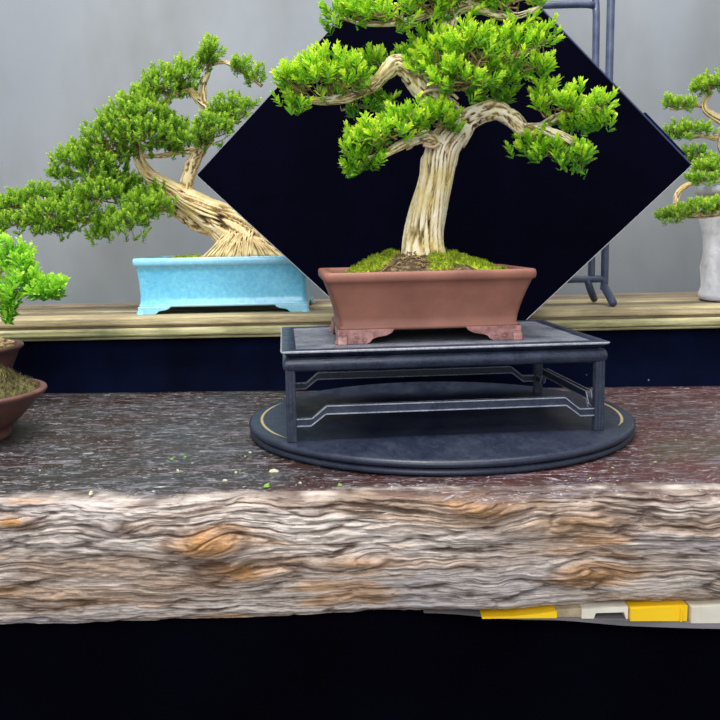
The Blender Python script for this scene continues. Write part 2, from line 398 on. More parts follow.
base = m.mix(m.ramp(ad.outputs[0], [(.52, 0.), (.60, .5), (.74, .85)]), base, (140, 136, 146))  # scuffs, with a bluish-white reflection painted in by paling towards the front
base = m.mix(m.ramp(sc3, [(.57, 0.), (.66, .85)]), base, (206, 200, 206))
base = m.mix(m.ramp(m.noise(6, (1, 1, 1), 4), [(.56, 0.), (.7, .55)]), base, (60, 62, 34))
colf = m.attr('wood', 'Color'); fr = m.attr('front')
fib = m.noise(260, (.16, 1, 1), 5, .75, 1.0); fib2 = m.noise(70, (.5, 1, 1), 4, .7, .6)
colf = m.mix(.75, colf, m.ramp(fib, [(.34, .25), (.5, .88), (.66, 1.)]), 'MULTIPLY')
colf = m.mix(m.ramp(fib, [(.58, 0.), (.68, .5)]), colf, (226, 216, 206))
colf = m.mix(m.ramp(fib2, [(.3, .45), (.46, 0.)]), colf, (96, 66, 44))
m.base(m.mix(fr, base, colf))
rt = m.ramp(sc1, [(.35, .22), (.7, .55)]); m.rgh(m.mix(fr, rt, m.ramp(sc3, [(.3, .5), (.7, .75)])))
m.bump(m.mix(fr, m.mix(.5, sc1, sc3), fib), .5, .002); SLABM = m.m
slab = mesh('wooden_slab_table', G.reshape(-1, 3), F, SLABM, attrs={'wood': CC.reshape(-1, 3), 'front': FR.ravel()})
tag(slab, 'thick live-edge wooden slab table with rippled weathered front and dark scuffed lacquered top', 'table')
for sx in (-.75, .6):
    MB().box(sx-.04, sx+.04, -.12, .14, FLOORZ-0, -.118).build('leg', BOARD_G, slab, smooth=False)

# thin board under the slab at the right and the little things caught between them
def zcurve(x): return np.interp(x, [-.1, .02, .085, .13, .22, .6], [-.1165, -.117, -.1178, -.119, -.1205, -.1205])
BRD = 1
bx = np.linspace(-.04, .6, 60)
V = []; 
for x in bx:
    zb = zcurve(x); y0 = front_y(x)-.008*sstep(-.03, .06, x)+.004; tck = .0006+.005*sstep(.0, .15, x)
    V += [(x, y0, zb), (x, y0+.001, zb-tck), (x, .1, zb-tck-.001), (x, .1, zb)]
F = []
for i in range(len(bx)-1):
    for j in range(4): F.append((i*4+j, i*4+(j+1) % 4, i*4+4+(j+1) % 4, i*4+4+j))
F += [(3, 2, 1, 0), tuple(len(V)-4+j for j in range(4))]
board = mesh('thin_board', V, F, GREYB, smooth=False)
tag(board, 'thin grey warped board under the right end of the wooden slab', 'board')
def filler(name, px0, px1, mat, label, cat, taper=0, notch=False, dy=-.004):
    a = at(px0, 606, -.285); b = at(px1, 606, -.285); x0, x1 = a[0], b[0]; N = 24; P = []
    xx = np.linspace(x0, x1, N)
    topz = [min(float(bottom_z(x)), 0)-.0004 for x in xx]; bot_ = [float(zcurve(x))+.0004 for x in xx]
    y0 = float(front_y((x0+x1)/2))+dy; y1 = y0+.05; V = []
    for i, x in enumerate(xx):
        t = topz[i]; b_ = bot_[i]
        if taper: k = i/(N-1); k = k if taper > 0 else 1-k; t = b_+(t-b_)*(.12+.7*k)
        if notch and .3 < i/(N-1) < .92: b_ = b_+(t-b_)*.55
        V += [(x, y0, t), (x, y0, b_), (x, y1, b_), (x, y1, t)]
    F = [(i*4+j, i*4+(j+1) % 4, i*4+4+(j+1) % 4, i*4+4+j) for i in range(N-1) for j in range(4)]+[(3, 2, 1, 0), tuple((N-1)*4+j for j in range(4))]
    o = mesh(name, V, F, mat, smooth=False); return tag(o, label, cat)
filler('plastic_wedge', 484, 560, YEL, 'long thin yellow wedge under the slab, left of the cream clip', 'wedge', 1)
filler('cardboard_scrap', 560, 586, TANC, 'tan scrap between the yellow wedge and the cream clip', 'scrap')
filler('plastic_clip', 585, 632, CREAM, 'cream notched clip under the slab, between the yellow wedge and yellow block', 'clip', 0, True)
yb = filler('plastic_block', 633, 690, YEL, 'bright yellow block wedged under the slab near the right edge', 'block')
x0 = at(682, 606, -.285)[0]
MB().box(x0, x0+.0012, float(front_y(x0))-.0058, float(front_y(x0))-.003, float(zcurve(x0))+.001, float(bottom_z(x0))-.001).build('rib', YEL, yb, smooth=False)
filler('plastic_strip', 692, 800, CREAM, 'pale cream strip under the slab, right of the yellow block', 'strip')

# black velvet skirt below the slab
nx_, nz_ = 200, 40; V = []
for i in range(nx_):
    x = -1+1.85*i/(nx_-1)
    for j in range(nz_):
        t = j/(nz_-1); z = (-.1195-.0070*float(sstep(-.03, .16, x)))*(1-t)+FLOORZ*t
        y = -.245-.02*math.sin(x*9+1)*t*(1-.3*t)-.010*math.sin(x*23)*t-.16*float(sstep(.0, .5, x))*min(t*2, 1)
        V.append((x, y, z))
F = [(i*nz_+j, i*nz_+j+1, (i+1)*nz_+j+1, (i+1)*nz_+j) for i in range(nx_-1) for j in range(nz_-1)]
o = mesh('velvet_skirt', V, F, VELVET_D); s_ = o.modifiers.new('s', 'SOLIDIFY'); s_.thickness = .0025; s_.offset = -1
tag(o, 'black velvet cloth hanging below the live-edge wooden slab', 'cloth')

# ------------------------------------------------------------------ back shelf
SHY = .305
SHZ = float(np.mean([at(0, 320, SHY)[2], at(700, 306.5, SHY)[2]]))
sh = thing('plank_shelf', (0, SHY, SHZ), 'weathered pine plank shelf behind the slab, holding the blue and white pots', 'shelf')
y = SHY; random.seed(4)
dep = [(.066, BOARD), (.062, BOARD_G), (.066, BOARD), (.066, BOARD_G), (.062, BOARD_G)]
for k, (d, mt) in enumerate(dep):
    MB().box(-1.6, 1.6, y+.001, y+d-.006, SHZ-.0125, SHZ - (0, .0016, .0002, .0012, .0004)[k]).build('plank', mt, sh, bevel=.0025, smooth=False, sh=(0, 0, 0)); y += d
SHB = y
MB().box(-1.6, 1.6, SHY+.006, SHY+.03, SHZ-.0165, SHZ-.0128).build('plank', BOARD_G, sh, smooth=False)
MB().box(-1.6, 1.6, SHY-.003, SHY+.02, SHZ-.029, SHZ-.0168).build('plank', BOARD_Y, sh, bevel=.003, smooth=False)
MB().box(-1.6, 1.6, SHY+.0005, SHY+.02, SHZ-.0335, SHZ-.0292).build('plank', BOARD_Y, sh, bevel=.002, smooth=False)
for sx in (-1.2, 1.0):
    MB().box(sx, sx+.06, SHY+.08, SHY+.14, FLOORZ, SHZ-.0125).build('leg', BOARD_G, sh, smooth=False)
V = []
for i in range(160):
    x = -1.5+3*i/159
    for j in range(12):
        t = j/11; V.append((x, SHY+.026-.004*math.sin(x*13)*t, (SHZ-.03)*(1-t)+FLOORZ*t))
F = [(i*12+j, i*12+j+1, (i+1)*12+j+1, (i+1)*12+j) for i in range(159) for j in range(11)]
o = mesh('velvet_curtain', V, F, VELVET); tag(o, 'dark navy velvet cloth hanging under the pine shelf behind the slab', 'cloth')

# ------------------------------------------------------------------ diamond backdrop panel
PY = .262; L_ = at(197, 172, PY); R_ = at(690, 169, PY)
cx = (L_[0]+R_[0])/2; hw = (R_[0]-L_[0])/2
BOT = at(432, 399, PY)[2]; TOP = at(437, -92, PY)[2]; MID = (L_[2]+R_[2])/2
Pd = [(cx-hw, MID), (cx-.006, BOT), (cx+hw, MID), (cx, TOP)]
pan = thing('diamond_display_board', (cx, PY, BOT), 'large dark navy velvet diamond-shaped board behind the central bonsai', 'display board')
MB().prism(Pd, PY-.004, PY+.010).build('velvet_board', VELVET_P, pan, bevel=.002)
def shrink(P, k, c): return [(c[0]+(a-c[0])*k, c[1]+(b-c[1])*k) for a, b in P]
# wrapped cloth edge seen along the upper right and lower sides
def edge_strip(a, b, w_, y0, y1, name, mat, off=0):
    a = np.array(a); b = np.array(b); d = (b-a)/np.linalg.norm(b-a); n = np.array([-d[1], d[0]])*w_; o_ = np.array([-d[1], d[0]])*off
    P = [tuple(a+o_), tuple(b+o_), tuple(b+n+o_), tuple(a+n+o_)]
    return MB().prism(P, y0, y1).build(name, mat, pan, bevel=.0006)
edge_strip(Pd[2], Pd[3], -.0022, PY-.0046, PY+.008, 'edge_fold', FOLD, .0)
a_ = np.array(Pd[2]); b_ = np.array(Pd[3]); e_ = b_-a_
edge_strip(a_+e_*.03, a_+e_*.20, -.006, PY+.004, PY+.012, 'edge_fold', VELVET, -.0022)
edge_strip(tuple(np.array(Pd[1])*.65+np.array(Pd[2])*.35), Pd[2], -.0010, PY-.0046, PY+.008, 'board_edge', EDGE)
edge_strip(Pd[0], tuple(np.array(Pd[1])*.65+np.array(Pd[0])*.35), -.0010, PY-.0046, PY+.008, 'board_edge', EDGE)

# ------------------------------------------------------------------ tubular metal stand on the shelf
SY = .40
p1 = at(609, -60, SY); p2 = at(604, 277, SY)
st = thing('metal_stand', (p2[0], SY, SHZ), 'blue-grey tubular metal stand on the shelf behind the velvet diamond', 'stand')
def tb(name, pts, r, mat, parent, seg=12):
    V, F, _ = tube(pts, [r]*len(pts), seg, .006); return mesh(name, V, F, mat, parent)
xR = p2[0]+.001; xi = at(595, 100, SY)[0]; zt = at(590, 4, SY)[2]; zc = at(600, 279, SY)[2]; xL = xR-.33; r_ = .0062
foot1 = onz(613, 303, SHZ+.006); foot2 = onz(597, 296, SHZ+.006)
tb('pole', [(xR+.001, SY, 0.0+p1[2]), (xR, SY, .3), (xR, SY, zc-.005), (xR, SY, zc-.012), (foot1[0], min(foot1[1], SY-.03), SHZ+.006)], r_, STEEL, st)
tb('pole', [(xL, SY, p1[2]), (xL, SY, .3), (xL, SY, zc-.005), (xL, SY, zc-.012), (xL-.012, SY-.04, SHZ+.006)], r_, STEEL, st)
tb('inner_frame', [(xi, SY+.002, zc+.0), (xi, SY+.002, .25), (xi, SY+.002, zt-.016), (xi-.004, SY+.002, zt-.005), (xi-.014, SY+.002, zt), (xi-.1, SY+.002, zt), (xL+.03, SY+.002, zt), (xL+.021, SY+.002, zt-.005), (xL+.018, SY+.002, zt-.016), (xL+.018, SY+.002, .25), (xL+.018, SY+.002, zc)], r_*.92, STEEL, st)
tb('crossbar', [(xR, SY, zc), (xR-.1, SY, zc), (xL, SY, zc)], r_*.9, STEEL, st)
tb('crossbar', [(xR, SY, p1[2]), (xR-.1, SY, p1[2]), (xL, SY, p1[2])], r_, STEEL, st)
for s_, xx_ in ((1, xR-.02), (-1, xL+.02)):
    tb('rear_foot', [(xx_-.008*s_, SY, zc), (xx_, SY+.005, zc-.02), (xx_+.012*s_, SY+.03, SHZ+.005)], r_*.95, STEEL, st)

# ------------------------------------------------------------------ round turntable
DZ = .0155; DR = .2165; DC = (-.0035, -.014)
ds = thing('round_display_base', (DC[0], DC[1], 0), 'round two-tier black lacquered turntable on the slab under the small stand', 'turntable')
V, F = lathe([(DR-.006, .0004), (DR-.001, .0010), (DR, .003), (DR-.001, .0062), (DR-.005, .0072)], *DC, 160)
mesh('lower_disc', V, F, LACQ_DISC, ds)
V, F = lathe([(DR-.006, .0068), (DR-.0055, .0078), (DR-.0005, .0084), (DR+.001, .0105), (DR+.0005, .0135), (DR-.003, .0152), (DR-.010, DZ), (DR-.10, DZ)], *DC, 160)
mesh('upper_disc', V, F, LACQ_DISC, ds)
def annulus(r0, r1, z, h, name, mat, par, c):
    V, F = lathe([(r0, z), (r0, z+h), (r1, z+h), (r1, z)], *c, 160, False); return mesh(name, V, F, mat, par, smooth=False)
def arc_strip(r0, r1, a0, a1, z, name, mat, par):
    n = 60; V = []
    for i in range(n+1):
        a = R(a0+(a1-a0)*i/n); w_ = min(1, i/8, (n-i)/8)+.02
        V += [(DC[0]+math.cos(a)*r0, DC[1]+math.sin(a)*r0, z), (DC[0]+math.cos(a)*(r0+(r1-r0)*w_), DC[1]+math.sin(a)*(r0+(r1-r0)*w_), z)]
    F = [(2*i, 2*i+1, 2*i+3, 2*i+2) for i in range(n)]; o = mesh(name, V, F, mat, par, smooth=False)
    sm = o.modifiers.new('s', 'SOLIDIFY'); sm.thickness = .0004; return o
arc_strip(DR-.0150, DR-.0122, 158, 214, DZ+.0002, 'inlay_ring', GOLD, ds)
arc_strip(DR-.0150, DR-.0122, -26, 22, DZ+.0002, 'inlay_ring', GOLD, ds)

# ------------------------------------------------------------------ small rectangular stand
SA = R(4.9); SC = (-.0145, -.024); HX, HY = .1625, .112; ST = .1085
sd = thing('display_stand', (SC[0], SC[1], DZ), 'low black lacquered rectangular stand with stepped stretchers under the brown pot', 'stand')
B = lambda mb, name, mat, **k: mb.build(name, mat, sd, rz=SA, sh=(SC[0], SC[1], 0), **k)
V, F = loft([rring(ST-.0078, HX-.004, HY-.004, .003), rring(ST-.0030, HX+.002, HY+.002, .003), rring(ST-.0012, HX+.004, HY+.004, .003), rring(ST, HX+.003, HY+.003, .003), rring(ST, HX-.010, HY-.010, .001), rring(ST-.001, HX-.011, HY-.011, .001)])
B(MB().add(V, F), 'tabletop', LACQ)
V, F = loft([rring(ST-.0016, HX-.0112, HY-.0112, .001), rring(ST-.0003, HX-.0112, HY-.0112, .001)]); B(MB().add(V, F), 'top_panel', LACQ_TOP, smooth=False)
V, F = loft([rring(ST-.0026, HX+.0034, HY+.0034, .003), rring(ST-.0008, HX+.0044, HY+.0044, .003), rring(ST-.0004, HX+.003, HY+.003, .003), rring(ST-.0026, HX+.0026, HY+.0026, .003)], False, False)
B(MB().add(V, F), 'worn_edge', WORN)
# apron: a rounded band around, open inside
def band(z0, z1, o_, i_):
    n = 7; rings = []
    for k in range(n+1):
        a = math.pi*k/n; rings.append(rring(z0+(z1-z0)*(.5-.5*math.cos(a)), HX+i_+(o_-i_)*math.sin(a), HY+i_+(o_-i_)*math.sin(a), .004))
    rings.append(rring(z1, HX-.012, HY-.012, .001)); rings.append(rring(z0, HX-.012, HY-.012, .001)); rings.append(rings[0])
    return loft(rings, False, False)
V, F = band(ST-.0215, ST-.0078, .003, -.002); B(MB().add(V, F), 'apron', LACQ)
LW = .0062
for sx in (-1, 1):
    for sy in (-1, 1):
        mb = MB(); cx_, cy_ = sx*(HX-.0045), sy*(HY-.0045)
        # three reeded ribs per leg
        for q in (-1, 0, 1):
            mb.box(cx_-.0011+q*.0033, cx_+.0011+q*.0033, cy_-.0050, cy_+.0050, DZ, ST-.02)
            mb.box(cx_-.0050, cx_+.0050, cy_-.0011+q*.0033, cy_+.0011+q*.0033, DZ, ST-.02)
        mb.box(cx_-.0040, cx_+.0040, cy_-.0040, cy_+.0040, DZ, ST-.02)
        B(mb, 'leg', LACQ, bevel=.0005, smooth=False)
def stepped(half, z_lo, z_hi, bar_in, h):
    """closed outline of a bar whose ends step down to the legs"""
    a = half; b = half-.016; c = bar_in
    up = [(-a, z_lo+h*.9), (-b, z_lo+h*.9), (-c, z_hi+h), (c, z_hi+h), (b, z_lo+h*.9), (a, z_lo+h*.9)]
    dn = [(a, z_lo), (b+.001, z_lo), (c+.001, z_hi), (-c-.001, z_hi), (-b-.001, z_lo), (-a, z_lo)]
    return up+dn
def stretcher(axis, pos, half, bar_in, zl, zh, lipz=.0011):
    h = .0092; P = stepped(half, zl, zh, bar_in, h)
    B(MB().prism(P, pos-.002, pos+.002, axis), 'stretcher', LACQ, smooth=False)
    mb = MB(); n = len(P)//2; up = P[:n]; dn = P[n:][::-1]
    for line, s in ((up, -1), (dn, 1)):
        for (a, b) in zip(line[:-1], line[1:]):
            d = np.array([b[0]-a[0], b[1]-a[1]]); d /= np.linalg.norm(d); nrm = np.array([-d[1], d[0]])*s*lipz
            mb.prism([a, b, (b[0]+nrm[0], b[1]+nrm[1]), (a[0]+nrm[0], a[1]+nrm[1])], pos-.0032, pos+.0032, axis)
    o = B(mb, 'stretcher_rim', LACQ_EDGE, smooth=False)
LACQ_EDGE = lacquer('lit_lacquer_edge', (104, 112, 134), (200, 202, 208), .8, .25)  # paler lacquer paints the light caught along the stretcher rims
for yy in (-HY+.0045, HY-.0045):
    stretcher('y', yy, HX-.009, HX-.040, .0310, .0425)
for xx_ in (-HX+.0045, HX-.0045):
    stretcher('x', xx_, HY-.009, HY-.034, .0310, .0425)

# ------------------------------------------------------------------ pot builder
def rect_pot(root, c, yaw, zb, H, hx_top, hy_top, hx_bot, hy_bot, rim_h, rim_o, mat, mat_foot, foot_h, foot_l, band_=.003, cr=.008, scroll=True, fl=.004):
    z0 = zb+foot_h; z1 = zb+H
    rings = [rring(z0, hx_bot, hy_bot, cr*.6), rring(z0+.001, hx_bot+band_, hy_bot+band_, cr*.7), rring(z0+.0035, hx_bot+band_, hy_bot+band_, cr*.7), rring(z0+.0055, hx_bot+.0006, hy_bot+.0006, cr*.7)]
    zt_ = z1-rim_h
    for k in range(1, 7):
        t = k/6; b_ = .0012*math.sin(math.pi*t)
        rings.append(rring(z0+.0055+(zt_-z0-.0055)*t, hx_bot+(hx_top-hx_bot)*t-b_, hy_bot+(hy_top-hy_bot)*t-b_, cr*.8))
    for dx, dz in ((rim_o*.75, .08), (rim_o, .3), (rim_o*1.05, .65), (rim_o*.85, .92), (rim_o*.5, 1.0), (-.003, 1.0), (-.0065, .9), (-.0075, .5)):
        rings.append(rring(zt_+rim_h*dz, hx_top+dx, hy_top+dx, cr))
    rings.append(rring(z1-.018, hx_top-.010, hy_top-.010, cr))
    V, F = loft(rings)
    pot = MB().add(V, F).build('pot', mat, root, rz=yaw, sh=(c[0], c[1], 0))
    hx = hx_bot+band_; hy = hy_bot+band_
    prof = [(fl*-1, 0), (foot_l*.5, 0), (foot_l*.56, foot_h*.12), (foot_l*.60, foot_h*.35), (foot_l*.68, foot_h*.48), (foot_l*.85, foot_h*.6), (foot_l*.95, foot_h*.8), (foot_l, foot_h*1.1), (0, foot_h*1.1), (0, foot_h*.8), (-fl*.6, foot_h*.35)]
    for sx in (-1, 1):
        for sy in (-1, 1):
            mb = MB(); th = .008
            mb.prism([(sx*(hx-a), zb+b) for a, b in prof], sy*(hy+.001), sy*(hy-th), 'y')
            mb.prism([(sy*(hy-a), zb+b) for a, b in prof], sx*(hx+.001), sx*(hx-th), 'x')
            mb.box(min(sx*hx, sx*(hx-.012)), max(sx*hx, sx*(hx-.012)), min(sy*hy, sy*(hy-.012)), max(sy*hy, sy*(hy-.012)), zb+.0005, zb+foot_h)
            if scroll:
                for (cxs, czs, rs) in ((foot_l*.10, .5, .30), (foot_l*.30, .42, .26), (foot_l*.46, .35, .2)):
                    pts = [(sx*(hx-cxs)+math.cos(a)*rs*foot_h*(1-a/14), sy*(hy+.0012), zb+czs*foot_h+math.sin(a)*rs*foot_h*(1-a/14)) for a in np.linspace(0, 9, 16)]
                    V, F, _ = tube(pts, [.0007]*16, 6, .001); mb.add(V, F)
            f = mb.build('foot', mat_foot, pot, rz=yaw, sh=(c[0], c[1], 0), bevel=.0008)
    return pot
def heightfield(root, name, c, yaw, hx, hy, fz, mat, nx=70, ny=46, thick=0):
    xs_ = np.linspace(-hx, hx, nx); ys_ = np.linspace(-hy, hy, ny); Xg, Yg = np.meshgrid(xs_, ys_, indexing='ij')
    Z = fz(Xg, Yg); V = np.stack([Xg.ravel(), Yg.ravel(), Z.ravel()], 1)
    i = np.arange(nx*ny).reshape(nx, ny); F = np.stack([i[:-1, :-1], i[1:, :-1], i[1:, 1:], i[:-1, 1:]], -1).reshape(-1, 4)
    V = rotz(V, yaw)+np.array([c[0], c[1], 0]); return mesh(name, V, F, mat, root)
def tufts(root, name, pts, mat, h=.004, n=5, seed=0):
    rg = np.random.default_rng(seed); V = []; F = []
    for p in pts:
        for _ in range(n):
            q = np.array(p)+rg.normal(0, .0012, 3)*[1, 1, .3]; a = rg.uniform(0, 6.28); d = np.array([math.cos(a), math.sin(a), 0])*.0006
            t = q+np.array([rg.normal(0, .0012), rg.normal(0, .0012), h*rg.uniform(.5, 1.1)]); k = len(V)
            V += [q-d, q+d, t]; F.append((k, k+1, k+2))
    return mesh(name, V, F, mat, root, smooth=False)

# ------------------------------------------------------------------ foliage builder
LT = np.array([[0, 0, 0], [-.30, .38, .05], [.30, .38, .05], [-.34, .74, .04], [.34, .74, .04], [0, 1.0, -.03], [0, .5, -.05]])
LFc = [(0, 2, 6), (0, 6, 1), (1, 6, 3), (6, 2, 4), (6, 4, 3), (3, 4, 5)]
def unit(a): return a/(np.linalg.norm(a, axis=-1, keepdims=True)+1e-12)
def pad(root, c, rad, dens, L, mat, rg, anchor, up=.9, age0=.5, tw=.5, width=.42, lift=0.):
    """one cloud of foliage: shoots on the upper and outer part of an ellipsoid, leaves in whorls on each shoot"""
    c = np.array(c); rad = np.array(rad); n = max(8, int(dens*rad[0]*rad[2]*1e6/40))
    d = unit(rg.normal(size=(n, 3))); d[:, 2] = np.where((d[:, 2] < -.25) & (rg.random(n) < .75), -d[:, 2]*.9, d[:, 2]); d = unit(d)
    rr = rg.uniform(.3, 1.0, n)**.6; rr[rg.random(n) < .08] *= 1.15
    lump = 1+.22*noise(d[:, 0]*2.2+c[0]*40, d[:, 1]*2.2, d[:, 2]*2.2+c[2]*40, 5)
    tip = c+d*rad*(rr*lump)[:, None]
    ax = unit(d*[1, 1, .8]+[0, 0, up]+rg.normal(0, .28, (n, 3)))
    SL = L*rg.uniform(.9, 1.5, n); basep = tip-ax*SL[:, None]
    V = []; A = []; cnt = 0; nodes = 4
    for k in range(nodes):
        t = (k+.5)/nodes; m_ = 3 if k < nodes-1 else 5
        th0 = rg.uniform(0, 6.28, n)
        h = unit(np.cross(ax, [.3, .8, .5])); g = np.cross(ax, h)
        for j in range(m_):
            th = th0+j*2*math.pi/m_+rg.normal(0, .25, n)
            out = h*np.cos(th)[:, None]+g*np.sin(th)[:, None]
            op = (.92-.62*t)+rg.normal(0, .14, n)
            dr = unit(ax*np.cos(op)[:, None]+out*np.sin(op)[:, None]); side = unit(np.cross(dr, ax)); nm = np.cross(side, dr)
            ll = L*rg.uniform(.62, 1.08, n)*(1.0 if k < nodes-1 else .85)
            o_ = basep+ax*(SL*t)[:, None]
            P = o_[:, None, :]+ll[:, None, None]*(side[:, None, :]*LT[None, :, 0:1]*width*1.05+dr[:, None, :]*LT[None, :, 1:2]+nm[:, None, :]*LT[None, :, 2:3]*1.3)
            V.append(P.reshape(-1, 3)); hgt = (tip[:, 2]-c[2])/rad[2]
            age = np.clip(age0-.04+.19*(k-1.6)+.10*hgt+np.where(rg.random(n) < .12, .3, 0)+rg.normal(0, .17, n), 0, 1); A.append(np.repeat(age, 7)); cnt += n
    V = np.vstack(V); A = np.concatenate(A)
    F = (np.arange(cnt)[:, None, None]*7+np.array(LFc)[None]).reshape(-1, 3)
    o = mesh('foliage_pad', V, F, mat, root, smooth=False, attrs={'leaf_age': A})
    # twigs from the branch to the shoots
    V = []; F = []; anchor = np.array(anchor)
    sel = np.where(rg.random(n) < tw)[0]
    for i in sel:
        a = anchor+(c-anchor)*rg.uniform(0, .7)+(rg.normal(size=3)*rad*.25)*[1, 1, .3]; b = basep[i]+ax[i]*SL[i]*.5
        a[2] = min(a[2], c[2]+rad[2]*.1)
        mid = (a+b)/2+rg.normal(0, .003, 3); Pn = [a, mid, b]; rr_ = (.0013, .0009, .0006)
        k0 = len(V)
        for p, r_ in zip(Pn, rr_):
            dd = unit(b-a); u_ = unit(np.cross(dd, [.2, .9, .3])); w_ = np.cross(dd, u_)
            for q in range(3): V.append(p+r_*(u_*math.cos(q*2.094)+w_*math.sin(q*2.094)))
        for s in range(2):
            for q in range(3): F.append((k0+s*3+q, k0+s*3+(q+1) % 3, k0+s*3+3+(q+1) % 3, k0+s*3+3+q))
    if len(V): mesh('twigs', V, F, TWIG, o)
    return o
def bonsai_tree(root, Y, trunk, branches, pads, bark, leafm, L, dens, seed, up=.9, age=.5, tw=.5, furrow=.3, pk=(1.08, 1.15), fwd=.25, br_k=1., width=.42):
    """trunk / branches: lists of (px, py, radius px, depth offset); pads: (px, py, rx, ry, depth offset, anchor px, anchor py)"""
    rg = np.random.default_rng(seed); s = (Y-CAM[1])/FPX
    def conv(Pl): return [at(p[0], p[1], Y+(p[3] if len(p) > 3 else 0)) for p in Pl], [p[2]*s for p in Pl]
    P, r_ = conv(trunk); V, F, fu = tube(P, r_, 150, .0013, furrow, 5.2, 15, 5, seed)
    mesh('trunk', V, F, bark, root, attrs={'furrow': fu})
    for i, b in enumerate(branches):
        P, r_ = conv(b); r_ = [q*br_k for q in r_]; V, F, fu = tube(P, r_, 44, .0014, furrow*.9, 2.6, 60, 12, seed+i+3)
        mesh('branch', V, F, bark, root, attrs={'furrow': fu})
    for p in pads:
        px, py, rx, ry, dy, ax_, ay_ = p[:7]; a0 = p[7] if len(p) > 7 else age
        rx *= pk[0]; ry *= pk[1]; c = at(px, py, Y+dy-fwd*s*rx); pad(root, c, (rx*s, (.55*rx+.35*ry)*s, ry*s), dens, L, leafm, rg, at(ax_, ay_, Y+dy*.7), up, a0, tw, width)

# ------------------------------------------------------------------ central bonsai
MY = -.04; PA = R(4.8)
pc = (-.0245, -.036)
main = thing('bonsai', (pc[0], pc[1], ST), 'large bright green bonsai in a rectangular brown clay pot on the black stand', 'bonsai')
rect_pot(main, pc, PA, ST, .074, .1065, .074, .0925, .061, .0105, .0035, CLAY, CLAY_F, .0135, .058)
pot_top = ST+.074
def fzm(x, y):
    e = np.maximum(np.abs(x)/.099, np.abs(y)/.0665); m_ = 1-np.clip(e, 0, 1)**2.4
    return pot_top-.008+.027*m_*np.exp(-((x+.0)/.07)**2)+.0028*fbm(x*60, y*60, 0, 4, 8)*(.3+m_)
heightfield(main, 'soil', pc, PA, .0985, .066, fzm, SOIL, 110, 80)
# moss cushions
rg = np.random.default_rng(5)
def moss_patch(root, c, yaw, cx_, cy_, rx, ry, h, fz, mat, mat2=None, seed=0, hb=.0045):
    n, m_ = 40, 14; V = []; F = []
    for i in range(m_+1):
        t = i/m_
        for j in range(n):
            a = 2*math.pi*j/n; w_ = 1+.25*float(noise(math.cos(a)*1.7, math.sin(a)*1.7, seed*3.3, seed))
            x = cx_+math.cos(a)*rx*t*w_; y = cy_+math.sin(a)*ry*t*w_
            z = float(fz(np.array(x), np.array(y)))+h*(1-t**2.5)+.0022*float(noise(x*210, y*210, 0, seed+2))-(.002 if i == m_ else 0)
            V.append((x, y, z))
    for i in range(m_):
        for j in range(n): F.append((i*n+j, i*n+(j+1) % n, (i+1)*n+(j+1) % n, (i+1)*n+j)[::-1])
    V = rotz(np.array(V), yaw)+np.array([c[0], c[1], 0])
    o = mesh('moss', V, F, mat, root)
    r2 = np.random.default_rng(seed); pick = V[r2.choice(np.arange(len(V)-n), 300)]
    tufts(o, 'moss_tufts', pick, mat, hb, 4, seed); return o
for i, (a, b, c_, d, e) in enumerate([(-.072, -.036, .014, .016, .003), (-.052, -.026, .018, .022, .005), (-.036, -.004, .013, .014, .004), (.014, -.044, .016, .014, .004), (.038, -.030, .014, .012, .003), (.060, -.038, .018, .016, .0045), (.082, -.030, .011, .020, .003), (.045, .02, .03, .025, .004), (-.05, .03, .03, .02, .004)]):
    moss_patch(main, pc, PA, a, b, c_, d, e, fzm, MOSS, seed=20+i)
# loose dry roots and gravel on the soil
V = []; F = []; mb = MB()
for i in range(90):
    x = rg.uniform(-.045, .03); y = rg.uniform(-.055, -.01); z = float(fzm(np.array(x), np.array(y)))+.0012; a = rg.uniform(0, 3.14); l = rg.uniform(.002, .007)
    V_, F_, _ = tube([(x-l*math.cos(a), y-l*math.sin(a), z-.0008), (x, y, z+.0014), (x+l*math.cos(a), y+l*math.sin(a), z-.0006)], [.0007]*3, 5, .002); mb.add(V_, F_)
mb.build('dry_litter', TWIG, main, rz=PA, sh=(pc[0], pc[1], 0))['kind'] = 'stuff'

